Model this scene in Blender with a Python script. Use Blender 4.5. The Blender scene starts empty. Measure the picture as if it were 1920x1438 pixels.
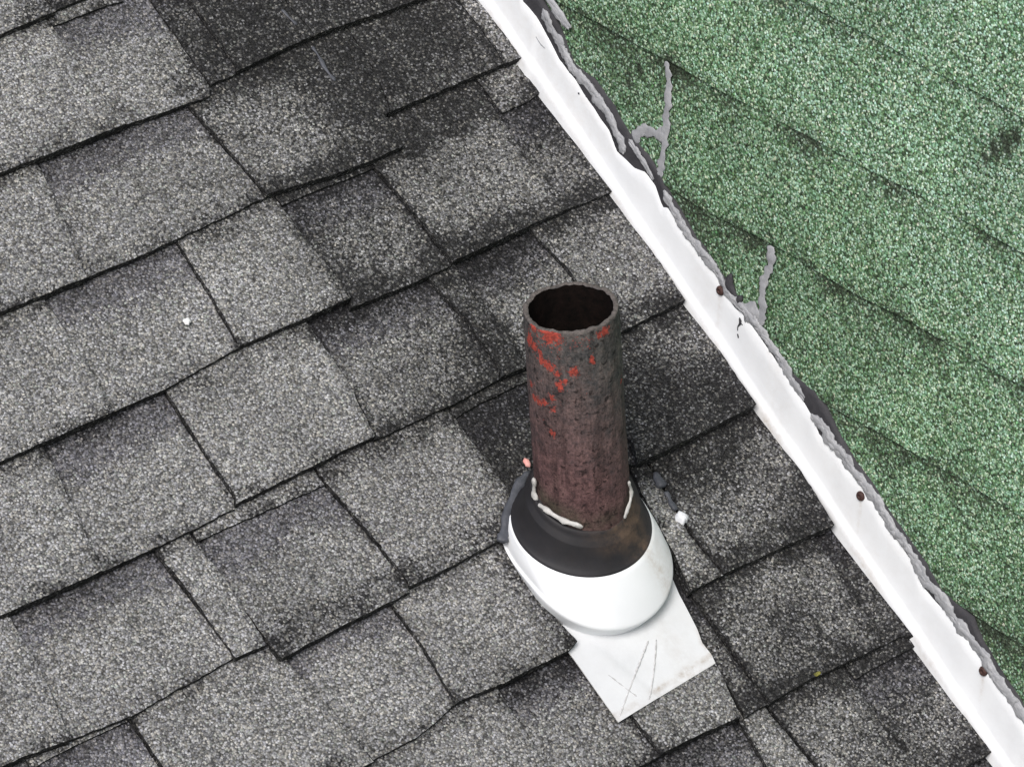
import bpy, math, random
import numpy as np
from mathutils import Vector, Matrix, noise

# ------------------------------------------------------------------ measured layout
# roof frame: u = along the eaves, v = up the slope, n = off the roof; all in metres.
# Origin = where the vent pipe's axis meets the roof.
CAM_R = [(0.795066, -0.603615, -0.059321), (-0.371424, -0.40723, -0.834391), (0.479493, 0.685429, -0.547972)]
CAM_POS = (-2.4451, -3.3913, 2.9459)
FOCAL = 187.36
PITCH = 0.59378
V0 = 0.7346
EXPO = 0.13511
PIECES = [{'k': 0, 'kind': 'T', 'butt': [(-0.2653, 0.7316), (-0.2288, 0.7309), (-0.1644, 0.7316)], 'right': [(-0.1644, 0.7316), (-0.1696, 0.7518)], 'top': None, 'left': None, 'tone': 0.0, 'lift': 0.0, 'up': 0.02, 'gap': 0.0014}, {'k': 1, 'kind': 'T', 'butt': [(-0.3335, 0.5978), (-0.3095, 0.5974), (-0.1683, 0.5934)], 'right': [(-0.1683, 0.5934), (-0.1725, 0.6603), (-0.1727, 0.7212)], 'top': None, 'left': None, 'tone': -0.05, 'lift': 0.0, 'up': 0.02, 'gap': 0.0014}, {'k': 1, 'kind': 'S', 'butt': [(-0.1654, 0.5947), (-0.1082, 0.5907), (-0.071, 0.5883)], 'right': [(-0.0651, 0.5976), (-0.0638, 0.6616), (-0.0643, 0.7086)], 'top': [(-0.1711, 0.7225), (-0.1273, 0.7223), (-0.0899, 0.7196)], 'left': None, 'tone': 0.06, 'lift': 0.0, 'up': 0.02, 'gap': 0.0014}, {'k': 1, 'kind': 'S', 'butt': [(-0.0632, 0.5987), (-0.0327, 0.5994)], 'right': [(-0.0297, 0.6041), (-0.0291, 0.6619)], 'top': None, 'left': None, 'tone': 0.62, 'lift': 0.0, 'up': 0.02, 'gap': 0.0014}, {'k': 1, 'kind': 'T', 'butt': [(-0.0329, 0.5995), (0.0196, 0.6021), (0.0632, 0.6033)], 'right': [(0.0646, 0.6034), (0.0599, 0.6398), (0.0582, 0.6676)], 'top': None, 'left': None, 'tone': 0.78, 'lift': 0.0, 'up': 0.02, 'gap': 0.0014}, {'k': 1, 'kind': 'T', 'butt': [(0.0646, 0.6034), (0.0973, 0.6014), (0.1474, 0.5975), (0.1967, 0.5946), (0.2332, 0.5961)], 'right': [(0.2332, 0.5961), (0.23, 0.6421)], 'top': None, 'left': None, 'tone': 0.72, 'lift': 0.0, 'up': 0.02, 'gap': 0.0014}, {'k': 2, 'kind': 'T', 'butt': [(-0.412, 0.4674), (-0.3885, 0.4667), (-0.293, 0.4644)], 'right': [(-0.293, 0.4644), (-0.2768, 0.5307), (-0.2668, 0.5843)], 'top': None, 'left': None, 'tone': 0.0, 'lift': 0.0, 'up': 0.02, 'gap': 0.0014}, {'k': 2, 'kind': 'S', 'butt': [(-0.2915, 0.4656), (-0.2222, 0.4643), (-0.1251, 0.4666), (-0.0796, 0.4684)], 'right': [(-0.0787, 0.4699), (-0.0867, 0.5292), (-0.0925, 0.5884)], 'top': None, 'left': None, 'tone': 0.03, 'lift': 0.0, 'up': 0.02, 'gap': 0.0014}, {'k': 2, 'kind': 'T', 'butt': [(-0.0793, 0.4684), (0.005, 0.459), (0.0429, 0.4575), (0.0786, 0.4582)], 'right': [(0.0786, 0.4582), (0.0806, 0.4933), (0.0847, 0.5416), (0.0838, 0.5958)], 'top': None, 'left': None, 'tone': 0.16, 'lift': 0.0, 'up': 0.02, 'gap': 0.0014}, {'k': 2, 'kind': 'T', 'butt': [(0.0608, 0.498), (0.0882, 0.4979)], 'right': [(0.092, 0.5056), (0.1017, 0.5477), (0.1058, 0.5964)], 'top': None, 'left': [(0.0595, 0.4999), (0.0609, 0.5453), (0.0629, 0.5968)], 'tone': 0.5, 'lift': 0.0, 'up': 0.03, 'gap': 0.0014}, {'k': 2, 'kind': 'T', 'butt': [(0.0887, 0.4977), (0.1743, 0.4972), (0.2299, 0.4973)], 'right': [(0.2299, 0.4973), (0.2319, 0.5386), (0.2304, 0.5686)], 'top': None, 'left': None, 'tone': 0.52, 'lift': 0.0, 'up': 0.03, 'gap': 0.0014}, {'k': 2, 'kind': 'T', 'butt': [(0.2304, 0.4971), (0.2604, 0.4956), (0.2693, 0.4958)], 'right': [(0.2693, 0.4958), (0.2579, 0.5069), (0.2532, 0.5704)], 'top': None, 'left': None, 'tone': 0.12, 'lift': 0.0, 'up': 0.02, 'gap': 0.0014}, {'k': 3, 'kind': 'T', 'butt': [(-0.4935, 0.3319), (-0.4705, 0.3309), (-0.3454, 0.3302)], 'right': [(-0.3454, 0.3302), (-0.3388, 0.3999), (-0.3385, 0.4547)], 'top': None, 'left': None, 'tone': 0.0, 'lift': 0.0, 'up': 0.02, 'gap': 0.0014}, {'k': 3, 'kind': 'S', 'butt': [(-0.3439, 0.3312), (-0.2833, 0.3307), (-0.1949, 0.3387)], 'right': [(-0.1942, 0.3397), (-0.1893, 0.3968), (-0.186, 0.4615)], 'top': None, 'left': None, 'tone': 0.0, 'lift': 0.0, 'up': 0.02, 'gap': 0.0014}, {'k': 3, 'kind': 'T', 'butt': [(-0.1948, 0.3382), (-0.1252, 0.3364), (-0.0645, 0.337)], 'right': [(-0.0616, 0.3415), (-0.0668, 0.3976), (-0.0682, 0.4588)], 'top': None, 'left': None, 'tone': 0.02, 'lift': 0.0, 'up': 0.02, 'gap': 0.0014}, {'k': 3, 'kind': 'S', 'butt': [(-0.0677, 0.3286), (-0.0037, 0.3254), (0.0501, 0.3252)], 'right': [(0.0511, 0.3267), (0.0486, 0.3901), (0.0431, 0.4513)], 'top': [(-0.0665, 0.456), (-0.0093, 0.4554), (0.0428, 0.4528)], 'left': None, 'tone': 0.36, 'lift': 0.0, 'up': 0.02, 'gap': 0.0014}, {'k': 3, 'kind': 'T', 'butt': [(0.0528, 0.328), (0.0706, 0.3272), (0.1544, 0.3283), (0.1958, 0.3284)], 'right': [(0.1958, 0.3284), (0.1947, 0.3762), (0.1921, 0.4041), (0.1967, 0.4658)], 'top': None, 'left': None, 'tone': 0.27, 'lift': 0.0, 'up': 0.075, 'gap': 0.0014}, {'k': 3, 'kind': 'S', 'butt': [(0.1982, 0.3292), (0.2217, 0.3273), (0.2577, 0.3266)], 'right': [(0.2577, 0.3266), (0.2632, 0.3981), (0.2604, 0.4568)], 'top': [(0.2009, 0.4524), (0.2323, 0.4522), (0.2604, 0.4568)], 'left': None, 'tone': 0.27, 'lift': 0.0, 'up': 0.075, 'gap': 0.0014}, {'k': 4, 'kind': 'T', 'butt': [(-0.5757, 0.1953), (-0.553, 0.1945), (-0.4428, 0.1919)], 'right': [(-0.4428, 0.1919), (-0.4283, 0.2736), (-0.4213, 0.3289)], 'top': None, 'left': None, 'tone': -0.03, 'lift': 0.0, 'up': 0.02, 'gap': 0.0014}, {'k': 4, 'kind': 'S', 'butt': [(-0.4414, 0.1928), (-0.3821, 0.192), (-0.2915, 0.1941)], 'right': [(-0.2864, 0.2022), (-0.286, 0.258), (-0.2834, 0.3295)], 'top': None, 'left': None, 'tone': 0.0, 'lift': 0.0, 'up': 0.02, 'gap': 0.0014}, {'k': 4, 'kind': 'T', 'butt': [(-0.29, 0.196), (-0.1634, 0.199), (-0.126, 0.1986)], 'right': [(-0.1234, 0.2025), (-0.1144, 0.2649), (-0.1138, 0.3177)], 'top': None, 'left': None, 'tone': -0.02, 'lift': 0.0, 'up': 0.02, 'gap': 0.0014}, {'k': 4, 'kind': 'S', 'butt': [(-0.1259, 0.1971), (-0.0265, 0.196), (0.0248, 0.1992)], 'right': [(0.0302, 0.2064), (0.0322, 0.2669), (0.0242, 0.3206)], 'top': None, 'left': None, 'tone': 0.25, 'lift': 0.0, 'up': 0.02, 'gap': 0.0014}, {'k': 4, 'kind': 'T', 'butt': [(0.0256, 0.1991), (0.0566, 0.1977)], 'right': [(0.0602, 0.2011), (0.0613, 0.2583), (0.0579, 0.3022)], 'top': None, 'left': None, 'tone': 0.5, 'lift': 0.0, 'up': 0.02, 'gap': 0.0014}, {'k': 4, 'kind': 'S', 'butt': [(0.0598, 0.1979), (0.1436, 0.1932)], 'right': [(0.1572, 0.2131), (0.1599, 0.2709), (0.1526, 0.3191)], 'top': None, 'left': None, 'tone': 0.28, 'lift': 0.0, 'up': 0.02, 'gap': 0.0014}, {'k': 4, 'kind': 'T', 'butt': [(0.1401, 0.1897), (0.1697, 0.1892), (0.2142, 0.1906), (0.2556, 0.1908)], 'right': [(0.2566, 0.1923), (0.2575, 0.2581), (0.2551, 0.3246)], 'top': None, 'left': None, 'tone': 0.26, 'lift': 0.0, 'up': 0.02, 'gap': 0.0014}, {'k': 5, 'kind': 'T', 'butt': [(-0.6541, 0.065), (-0.6123, 0.0649), (-0.5595, 0.0595)], 'right': [(-0.5595, 0.0595), (-0.545, 0.1356), (-0.5423, 0.1882)], 'top': None, 'left': None, 'tone': -0.03, 'lift': 0.0, 'up': 0.02, 'gap': 0.0014}, {'k': 5, 'kind': 'S', 'butt': [(-0.5582, 0.0604), (-0.4966, 0.0557), (-0.3749, 0.0625)], 'right': [(-0.3743, 0.0634), (-0.3776, 0.1318), (-0.3819, 0.1913)], 'top': None, 'left': None, 'tone': 0.0, 'lift': 0.0, 'up': 0.02, 'gap': 0.0014}, {'k': 5, 'kind': 'T', 'butt': [(-0.3754, 0.0612), (-0.3415, 0.0593)], 'right': [(-0.3415, 0.0593), (-0.3385, 0.1329), (-0.3419, 0.1928)], 'top': None, 'left': None, 'tone': -0.03, 'lift': 0.0, 'up': 0.02, 'gap': 0.0014}, {'k': 5, 'kind': 'S', 'butt': [(-0.3353, 0.0409), (-0.2628, 0.0442), (-0.2023, 0.0447), (-0.1864, 0.0451)], 'right': [(-0.1821, 0.0535), (-0.1862, 0.1144), (-0.1932, 0.1776)], 'top': [(-0.3381, 0.1821), (-0.2737, 0.1807), (-0.1945, 0.1795)], 'left': [(-0.3363, 0.0432), (-0.3383, 0.063), (-0.337, 0.1338), (-0.3405, 0.1938)], 'tone': 0.1, 'lift': 0.003, 'up': 0.02, 'gap': 0.0014}, {'k': 5, 'kind': 'T', 'butt': [(-0.1829, 0.0492), (-0.1355, 0.0495), (-0.0699, 0.0526)], 'right': [(-0.0643, 0.0562), (-0.0344, 0.0912), (-0.0347, 0.1388), (-0.0356, 0.1838)], 'top': None, 'left': None, 'tone': 0.03, 'lift': 0.0, 'up': 0.02, 'gap': 0.0014}, {'k': 5, 'kind': 'S', 'butt': [(-0.0529, 0.0669), (-0.0116, 0.0948), (0.0187, 0.0964), (0.06, 0.0899), (0.0988, 0.0621)], 'right': [(0.0988, 0.0621), (0.1065, 0.0809)], 'top': [(-0.034, 0.1848), (0.0085, 0.1875), (0.0527, 0.1883), (0.115, 0.19)], 'left': None, 'tone': 0.52, 'lift': 0.0, 'up': 0.02, 'gap': 0.0014}, {'k': 5, 'kind': 'T', 'butt': [(0.098, 0.0608), (0.1262, 0.0585), (0.1903, 0.0595), (0.2569, 0.061)], 'right': [(0.2579, 0.0625), (0.2606, 0.1214), (0.2556, 0.1908)], 'top': None, 'left': None, 'tone': 0.34, 'lift': 0.006, 'up': 0.02, 'gap': 0.0014}, {'k': 6, 'kind': 'S', 'butt': [(-0.6317, -0.0783), (-0.4794, -0.0818)], 'right': [(-0.4794, -0.0818), (-0.4953, 0.001), (-0.4944, 0.0517)], 'top': [(-0.6027, 0.054), (-0.5492, 0.056), (-0.4975, 0.0544)], 'left': None, 'tone': 0.0, 'lift': 0.0, 'up': 0.02, 'gap': 0.0014}, {'k': 6, 'kind': 'T', 'butt': [(-0.4799, -0.083), (-0.3965, -0.086), (-0.3137, -0.0864)], 'right': [(-0.3125, -0.0846), (-0.3191, -0.0224), (-0.3281, 0.0347)], 'top': None, 'left': None, 'tone': -0.03, 'lift': 0.0, 'up': 0.02, 'gap': 0.0014}, {'k': 6, 'kind': 'S', 'butt': [(-0.311, -0.0838), (-0.2596, -0.0832), (-0.2086, -0.0718)], 'right': [(-0.207, -0.0695), (-0.2033, -0.0072), (-0.2042, 0.0437)], 'top': None, 'left': None, 'tone': 0.04, 'lift': 0.0, 'up': 0.02, 'gap': 0.0014}, {'k': 6, 'kind': 'T', 'butt': [(-0.2083, -0.0716), (-0.1553, -0.0749), (-0.0762, -0.0745), (-0.0638, -0.0712)], 'right': [(-0.0635, -0.0689), (-0.0674, -0.0434), (-0.0724, -0.013), (-0.0679, 0.0222), (-0.0672, 0.0519)], 'top': None, 'left': None, 'tone': 0.08, 'lift': 0.0, 'up': 0.02, 'gap': 0.0014}, {'k': 6, 'kind': 'T', 'butt': [(0.0703, -0.0764), (0.1099, -0.0765)], 'right': [(0.1102, -0.0741), (0.1063, -0.0228), (0.1148, 0.0497)], 'top': None, 'left': [(0.0706, -0.0741), (0.0791, -0.0353), (0.0839, -0.0027), (0.0905, 0.0355), (0.0964, 0.0584)], 'tone': 0.1, 'lift': 0.0, 'up': 0.02, 'gap': 0.0014}, {'k': 6, 'kind': 'T', 'butt': [(0.1115, -0.076), (0.176, -0.0782), (0.2511, -0.0818)], 'right': [(0.2511, -0.0818), (0.2542, -0.0318), (0.2579, 0.0625)], 'top': None, 'left': None, 'tone': 0.46, 'lift': 0.0, 'up': 0.02, 'gap': 0.003}, {'k': 7, 'kind': 'T', 'butt': [(-0.3275, -0.2034), (-0.1519, -0.2055)], 'right': [(-0.1513, -0.2046), (-0.1607, -0.1393), (-0.1571, -0.0758)], 'top': None, 'left': None, 'tone': 0.0, 'lift': 0.0, 'up': 0.02, 'gap': 0.0014}, {'k': 7, 'kind': 'S', 'butt': [(-0.1503, -0.2048), (-0.0549, -0.2051)], 'right': [(-0.0533, -0.2029), (-0.0577, -0.1486), (-0.0605, -0.0917)], 'top': None, 'left': None, 'tone': 0.12, 'lift': 0.0, 'up': 0.02, 'gap': 0.0014}, {'k': 7, 'kind': 'T', 'butt': [(-0.054, -0.204), (-0.0077, -0.2053), (0.0393, -0.208)], 'right': [(0.0465, -0.2071), (0.0512, -0.1536), (0.0552, -0.1056), (0.0601, -0.0703)], 'top': None, 'left': None, 'tone': -0.03, 'lift': 0.0, 'up': 0.02, 'gap': 0.0014}, {'k': 7, 'kind': 'S', 'butt': [(0.0466, -0.2088), (0.0746, -0.2082)], 'right': [(0.0752, -0.2073), (0.0734, -0.1378), (0.0735, -0.0783)], 'top': None, 'left': None, 'tone': 0.33, 'lift': 0.0, 'up': 0.02, 'gap': 0.0014}, {'k': 7, 'kind': 'T', 'butt': [(0.0756, -0.2096), (0.1247, -0.2067), (0.2125, -0.2098)], 'right': [(0.2182, -0.2018), (0.2228, -0.1419), (0.2266, -0.0895)], 'top': None, 'left': None, 'tone': 0.27, 'lift': 0.0, 'up': 0.02, 'gap': 0.0035}, {'k': 7, 'kind': 'S', 'butt': [(0.2153, -0.2096), (0.2412, -0.2094), (0.2606, -0.2156)], 'right': [(0.2604, -0.2187), (0.2718, -0.1701), (0.2641, -0.162), (0.2522, -0.082)], 'top': None, 'left': None, 'tone': 0.62, 'lift': 0.0, 'up': 0.02, 'gap': 0.0014}, {'k': 8, 'kind': 'S', 'butt': [(-0.1205, -0.3597), (0.03, -0.3571)], 'right': [(0.03, -0.3571), (0.036, -0.261), (0.0407, -0.2078)], 'top': None, 'left': None, 'tone': 0.12, 'lift': 0.0, 'up': 0.02, 'gap': 0.0014}, {'k': 8, 'kind': 'T', 'butt': [(0.0299, -0.3572), (0.067, -0.3587)], 'right': [(0.0783, -0.3429), (0.0791, -0.2837), (0.0737, -0.2105)], 'top': None, 'left': None, 'tone': 0.12, 'lift': 0.0, 'up': 0.02, 'gap': 0.0014}, {'k': 8, 'kind': 'T', 'butt': [(0.0712, -0.3546), (0.1601, -0.3496)], 'right': [(0.1692, -0.3417), (0.1696, -0.3283), (0.1703, -0.227)], 'top': None, 'left': None, 'tone': 0.3, 'lift': 0.0, 'up': 0.02, 'gap': 0.004}, {'k': 8, 'kind': 'S', 'butt': [(0.1622, -0.3505), (0.2199, -0.3529), (0.2582, -0.3518)], 'right': [(0.2582, -0.3518), (0.2607, -0.2789), (0.2587, -0.2229)], 'top': [(0.1748, -0.2246), (0.2159, -0.2237), (0.2587, -0.2229)], 'left': None, 'tone': 0.42, 'lift': 0.0, 'up': 0.02, 'gap': 0.0014}]
STAINS_AND_SHADE = [(0.082, 0.0159, 0.006, 0.7), (0.0895, -0.0029, 0.006, 0.7), (0.1438, 0.0881, 0.04, 0.15), (0.0538, 0.5691, 0.045, 0.33), (0.0802, 0.5242, 0.03, 0.25), (0.0785, 0.4715, 0.02, 0.3), (-0.0938, 0.5541, 0.02, 0.12), (0.0546, 0.6158, 0.04, 0.15), (-0.2513, 0.0059, 0.03, 0.12), (-0.3205, 0.0698, 0.03, 0.12), (-0.0241, 0.2367, 0.04, 0.12), (0.0057, 0.2037, 0.03, 0.15), (-0.0743, 0.1897, 0.02, 0.12), (0.0785, 0.5115, 0.05, 0.35), (0.0196, 0.471, 0.02, 0.25), (-0.0128, 0.6115, 0.05, 0.2), (-0.0696, 0.6228, 0.04, 0.2), (-0.071, 0.3807, 0.025, 0.25), (-0.0593, 0.3494, 0.02, 0.4), (0.0517, 0.3317, 0.02, 0.4), (-0.0681, 0.4248, 0.018, 0.35), (0.0428, 0.2252, 0.03, 0.4), (0.022, 0.2477, 0.02, 0.35), (0.0026, 0.1411, 0.04, 0.35), (-0.007, 0.1074, 0.03, 0.4), (0.1405, 0.1026, 0.05, 0.5), (0.1724, 0.0813, 0.05, 0.4), (0.2284, 0.0748, 0.035, 0.3), (0.2286, 0.1138, 0.02, 0.15), (0.1456, 0.139, 0.03, 0.3), (0.1253, 0.0518, 0.03, 0.3), (0.1705, 0.0306, 0.03, 0.25), (0.2462, -0.0436, 0.03, 0.4), (0.2493, -0.0773, 0.03, 0.4), (-0.0648, 0.0025, 0.02, 0.6), (-0.0677, -0.0397, 0.016, 0.55), (-0.069, 0.0295, 0.016, 0.5), (-0.0674, -0.0677, 0.012, 0.7), (-0.0672, -0.0956, 0.018, 0.3), (0.1448, -0.1482, 0.03, 0.3), (0.1612, -0.2002, 0.03, 0.25), (0.151, -0.2889, 0.03, 0.3), (0.2008, -0.2758, 0.03, 0.15), (0.0772, -0.1968, 0.018, 0.3), (0.035, 0.3458, 0.015, 0.2), (0.2308, 0.4111, 0.03, 0.25), (0.264, 0.4303, 0.03, 0.3), (0.2181, 0.323, 0.02, 0.2), (0.1331, 0.5751, 0.06, 0.15), (0.1985, 0.513, 0.03, 0.1), (0.119, 0.3145, 0.03, 0.35), (0.0786, 0.3131, 0.03, 0.3), (0.2361, 0.2022, 0.02, 0.15)]  # dirt stains, plus the pipe's shade painted darker on its right
WHITE_TOP = [(0.5063, 0.0549), (0.4898, 0.0585), (0.4799, 0.0594), (0.4597, 0.057), (0.4359, 0.0508), (0.3997, 0.0546), (0.3768, 0.053), (0.3432, 0.053), (0.329, 0.0439), (0.297, 0.0526), (0.2791, 0.064), (0.2598, 0.0658), (0.2455, 0.0551), (0.237, 0.0631), (0.22, 0.0601), (0.1735, 0.0662), (0.1484, 0.0668), (0.1286, 0.0635), (0.1031, 0.0664), (0.0747, 0.0684), (0.0555, 0.0681), (0.03, 0.0695), (-0.0018, 0.0672), (-0.0209, 0.0669), (-0.0356, 0.0587), (-0.0627, 0.0658), (-0.0844, 0.0662), (-0.1089, 0.071), (-0.1367, 0.0731), (-0.1434, 0.067), (-0.1726, 0.0663), (-0.2025, 0.0705), (-0.2169, 0.0586), (-0.2438, 0.0637), (-0.2767, 0.0708), (-0.3107, 0.0715), (-0.3341, 0.0741), (-0.3565, 0.0717), (-0.3922, 0.0719)]
TAR_SHADE_TOP = [(0.4561, 0.0881), (0.4339, 0.0782), (0.4123, 0.0661), (0.3778, 0.0801), (0.3419, 0.0839), (0.3218, 0.0805), (0.305, 0.0795), (0.2804, 0.0852), (0.257, 0.0848), (0.2431, 0.0772), (0.2206, 0.0761), (0.1947, 0.0721), (0.1565, 0.0745), (0.1447, 0.0733), (0.1312, 0.0736), (0.1209, 0.0694), (0.1061, 0.0727), (0.075, 0.076), (0.0464, 0.0765), (0.0252, 0.0752), (0.0074, 0.0819), (-0.0254, 0.095), (-0.0482, 0.0889), (-0.0708, 0.0838), (-0.1031, 0.0823), (-0.127, 0.0849), (-0.153, 0.0812), (-0.162, 0.083), (-0.1934, 0.0845), (-0.2209, 0.0865), (-0.2431, 0.0819), (-0.2695, 0.0889), (-0.2954, 0.0973), (-0.3129, 0.0884), (-0.3373, 0.0855), (-0.3621, 0.0853), (-0.3856, 0.0864)]
BEADS = [[(0.4658, 0.0963), (0.4534, 0.093)], [(0.4681, 0.0772), (0.4503, 0.071), (0.43, 0.0676), (0.4096, 0.0637), (0.3932, 0.0663), (0.3641, 0.0699), (0.341, 0.0668), (0.3231, 0.0591), (0.3146, 0.0544)], [(0.3086, 0.0734), (0.2861, 0.0738), (0.2632, 0.0706)], [(0.2442, 0.0739), (0.2341, 0.0712), (0.2171, 0.0687), (0.1985, 0.0676), (0.1774, 0.0688), (0.1604, 0.0711), (0.1479, 0.0716), (0.1339, 0.0684), (0.1211, 0.0664), (0.1029, 0.0727), (0.084, 0.0744), (0.0682, 0.0769), (0.049, 0.0766), (0.0299, 0.0763), (0.0102, 0.0724), (-0.0086, 0.0737)], [(-0.0222, 0.0667), (-0.0439, 0.0723), (-0.0568, 0.0689), (-0.0748, 0.0736), (-0.091, 0.0726), (-0.1096, 0.0738), (-0.1278, 0.077), (-0.1466, 0.0767), (-0.1661, 0.0724), (-0.1842, 0.0756), (-0.2059, 0.074), (-0.2201, 0.0678), (-0.2429, 0.0749), (-0.2651, 0.0745), (-0.289, 0.0751), (-0.3194, 0.08), (-0.3321, 0.0761), (-0.3569, 0.0759), (-0.3748, 0.0776), (-0.4059, 0.0776)]]
SMEARS = [[(0.2625, 0.1971), (0.2563, 0.1883), (0.2545, 0.1706), (0.2531, 0.1491), (0.2532, 0.1188), (0.2549, 0.0926), (0.2565, 0.0774)], [(0.3057, 0.0797), (0.2873, 0.1002), (0.2684, 0.1165), (0.2531, 0.1245)], [(0.072, 0.1663), (0.0668, 0.1578), (0.0727, 0.1314), (0.0745, 0.1143), (0.0734, 0.0963), (0.0773, 0.0743)], [(0.1129, 0.0693), (0.0931, 0.077), (0.0761, 0.084)]]
TARCURL = [(0.1266, 0.0879), (0.1274, 0.0756), (0.1165, 0.0736), (0.1054, 0.076)]
SCREWS = [(0.1391, 0.0591), (-0.1112, 0.0601), (-0.3242, 0.0652)]
TARMARKS = [[(0.1052, 0.0595), (0.1035, 0.0552), (0.1063, 0.0491), (0.1065, 0.0443)], [(0.1035, 0.0552), (0.099, 0.0569)], [(0.106, 0.0413), (0.1036, 0.0387)], [(0.3981, 0.048), (0.397, 0.0467)], [(0.508, 0.0502), (0.4975, 0.0464), (0.4809, 0.042), (0.4687, 0.0408), (0.4591, 0.0433)]]
SEAMS = [[(0.0464, 0.4396), (-0.0262, 0.4779), (-0.1082, 0.5223)], [(0.2393, 0.2058), (0.1664, 0.2452), (0.0503, 0.3043), (-0.0768, 0.3683), (-0.1409, 0.3999), (-0.2279, 0.4469)], [(0.0041, 0.2022), (-0.07, 0.2411), (-0.1529, 0.2904), (-0.2373, 0.3241), (-0.2917, 0.3488)]]
SCUFF = [(-0.23, 0.5204, 0.007), (-0.2424, 0.5376, 0.01), (-0.2577, 0.5578, 0.012), (-0.2698, 0.5758, 0.008), (0.3078, 0.149, 0.005), (0.3209, 0.1263, 0.004), (0.2554, 0.1983, 0.006)]
STRIPBASE = [(0.5717, 0.0008), (0.4784, 0.0191), (0.3176, 0.0067), (0.1899, 0.0051), (0.0599, 0.0099), (-0.0805, -0.0008), (-0.1803, 0.0205), (-0.3623, -0.0058)]
PIPE_PAINT = [(-0.0406, -0.0195, 0.2824, 0.007), (-0.0426, -0.0145, 0.2868, 0.005), (-0.045, -0.0013, 0.2862, 0.005), (-0.0373, -0.0252, 0.2855, 0.005), (0.0054, -0.0447, 0.2802, 0.006), (-0.0012, -0.045, 0.2786, 0.004), (-0.045, 0.0009, 0.2628, 0.006), (-0.0442, 0.0083, 0.2648, 0.006), (-0.0443, -0.0078, 0.2608, 0.004), (-0.0439, -0.0097, 0.2515, 0.005), (-0.0425, -0.0149, 0.2492, 0.005), (-0.0406, -0.0195, 0.247, 0.005), (-0.0381, -0.0239, 0.241, 0.004), (-0.0271, -0.0359, 0.2437, 0.005), (-0.0261, -0.0366, 0.249, 0.003), (-0.0373, -0.0251, 0.2294, 0.004), (-0.0363, -0.0266, 0.2249, 0.003), (-0.045, -0.0017, 0.2034, 0.006), (-0.0441, -0.0089, 0.2048, 0.004), (-0.0448, 0.0042, 0.2046, 0.005), (-0.0416, -0.0171, 0.2137, 0.004), (-0.0408, -0.0189, 0.2005, 0.003), (-0.0421, -0.0158, 0.1743, 0.004), (0.0267, -0.0362, 0.2123, 0.006), (-0.011, -0.0436, 0.2563, 0.004), (-0.0102, -0.0438, 0.2513, 0.003), (-0.0334, -0.0302, 0.2342, 0.003), (-0.0439, 0.0101, 0.2163, 0.004)]
RINGBEADS = [[(-0.0473, 0.0105, 0.1107), (-0.0464, 0.0141, 0.0944), (-0.0471, 0.0115, 0.0856), (-0.0465, 0.0137, 0.0793), (-0.0485, -0.001, 0.0847), (-0.0465, -0.0139, 0.0818), (-0.0412, -0.0256, 0.0774), (-0.0345, -0.0341, 0.075), (-0.0309, -0.0373, 0.0707)], [(0.0244, -0.0419, 0.1007), (0.028, -0.0396, 0.0874), (0.0255, -0.0412, 0.0789), (0.0184, -0.0449, 0.0724), (0.0134, -0.0466, 0.0658)]]
BOOTBEAD = [(-0.0088, 0.0984), (-0.0268, 0.0917), (-0.046, 0.0775), (-0.0586, 0.0664), (-0.0699, 0.0542), (-0.0763, 0.0485)]
DABS = [[(0.1151, 0.0479), (0.1137, 0.0402), (0.1125, 0.0299)], [(0.1124, 0.0249), (0.1102, 0.0151), (0.1085, 0.0031)], [(0.0596, 0.5962), (0.0588, 0.5818), (0.0568, 0.5686), (0.0575, 0.5516)], [(0.0495, 0.6423), (0.0509, 0.6322), (0.0531, 0.6205)]]
SPECKS = [(0.1096, -0.0064), (-0.0009, 0.1105), (-0.227, 0.3836), (0.1969, 0.2545), (0.1359, -0.2057), (-0.4251, 0.3333)]
PLATE = [(-0.0736, -0.0714), (-0.0741, -0.1586), (0.0504, -0.1501), (0.0525, -0.1405), (0.0517, -0.1258), (0.0559, -0.1122), (0.0626, -0.0715), (0.0684, -0.0441), (0.0707, -0.0313)]
SCRATCHES = [[(0.0041, -0.0999), (-0.0165, -0.1148), (-0.0421, -0.1333), (-0.0692, -0.1539)], [(0.0121, -0.1025), (-0.0071, -0.1256), (-0.027, -0.1468), (-0.0337, -0.1528)], [(-0.0535, -0.1123), (-0.047, -0.1309), (-0.0421, -0.1444)]]

CP, SP = math.cos(PITCH), math.sin(PITCH)
XW, LEAN = 0.2615, 0.164          # foot of the dormer wall and its lean per metre of height

# ------------------------------------------------------------------ camera, sky, sun, exposure
scene = bpy.context.scene
C = scene.collection
cam_data = bpy.data.cameras.new('camera')
cam = bpy.data.objects.new('camera', cam_data)
C.objects.link(cam)
cam_data.sensor_width = 36.0
cam_data.lens = FOCAL
cam_data.clip_start = 0.05
cam_data.clip_end = 500.0
r0, r1, r2 = [Vector(r) for r in CAM_R]
cam.matrix_world = Matrix(((r0.x, -r1.x, -r2.x, CAM_POS[0]), (r0.y, -r1.y, -r2.y, CAM_POS[1]),
                           (r0.z, -r1.z, -r2.z, CAM_POS[2]), (0, 0, 0, 1)))
scene.camera = cam

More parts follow.
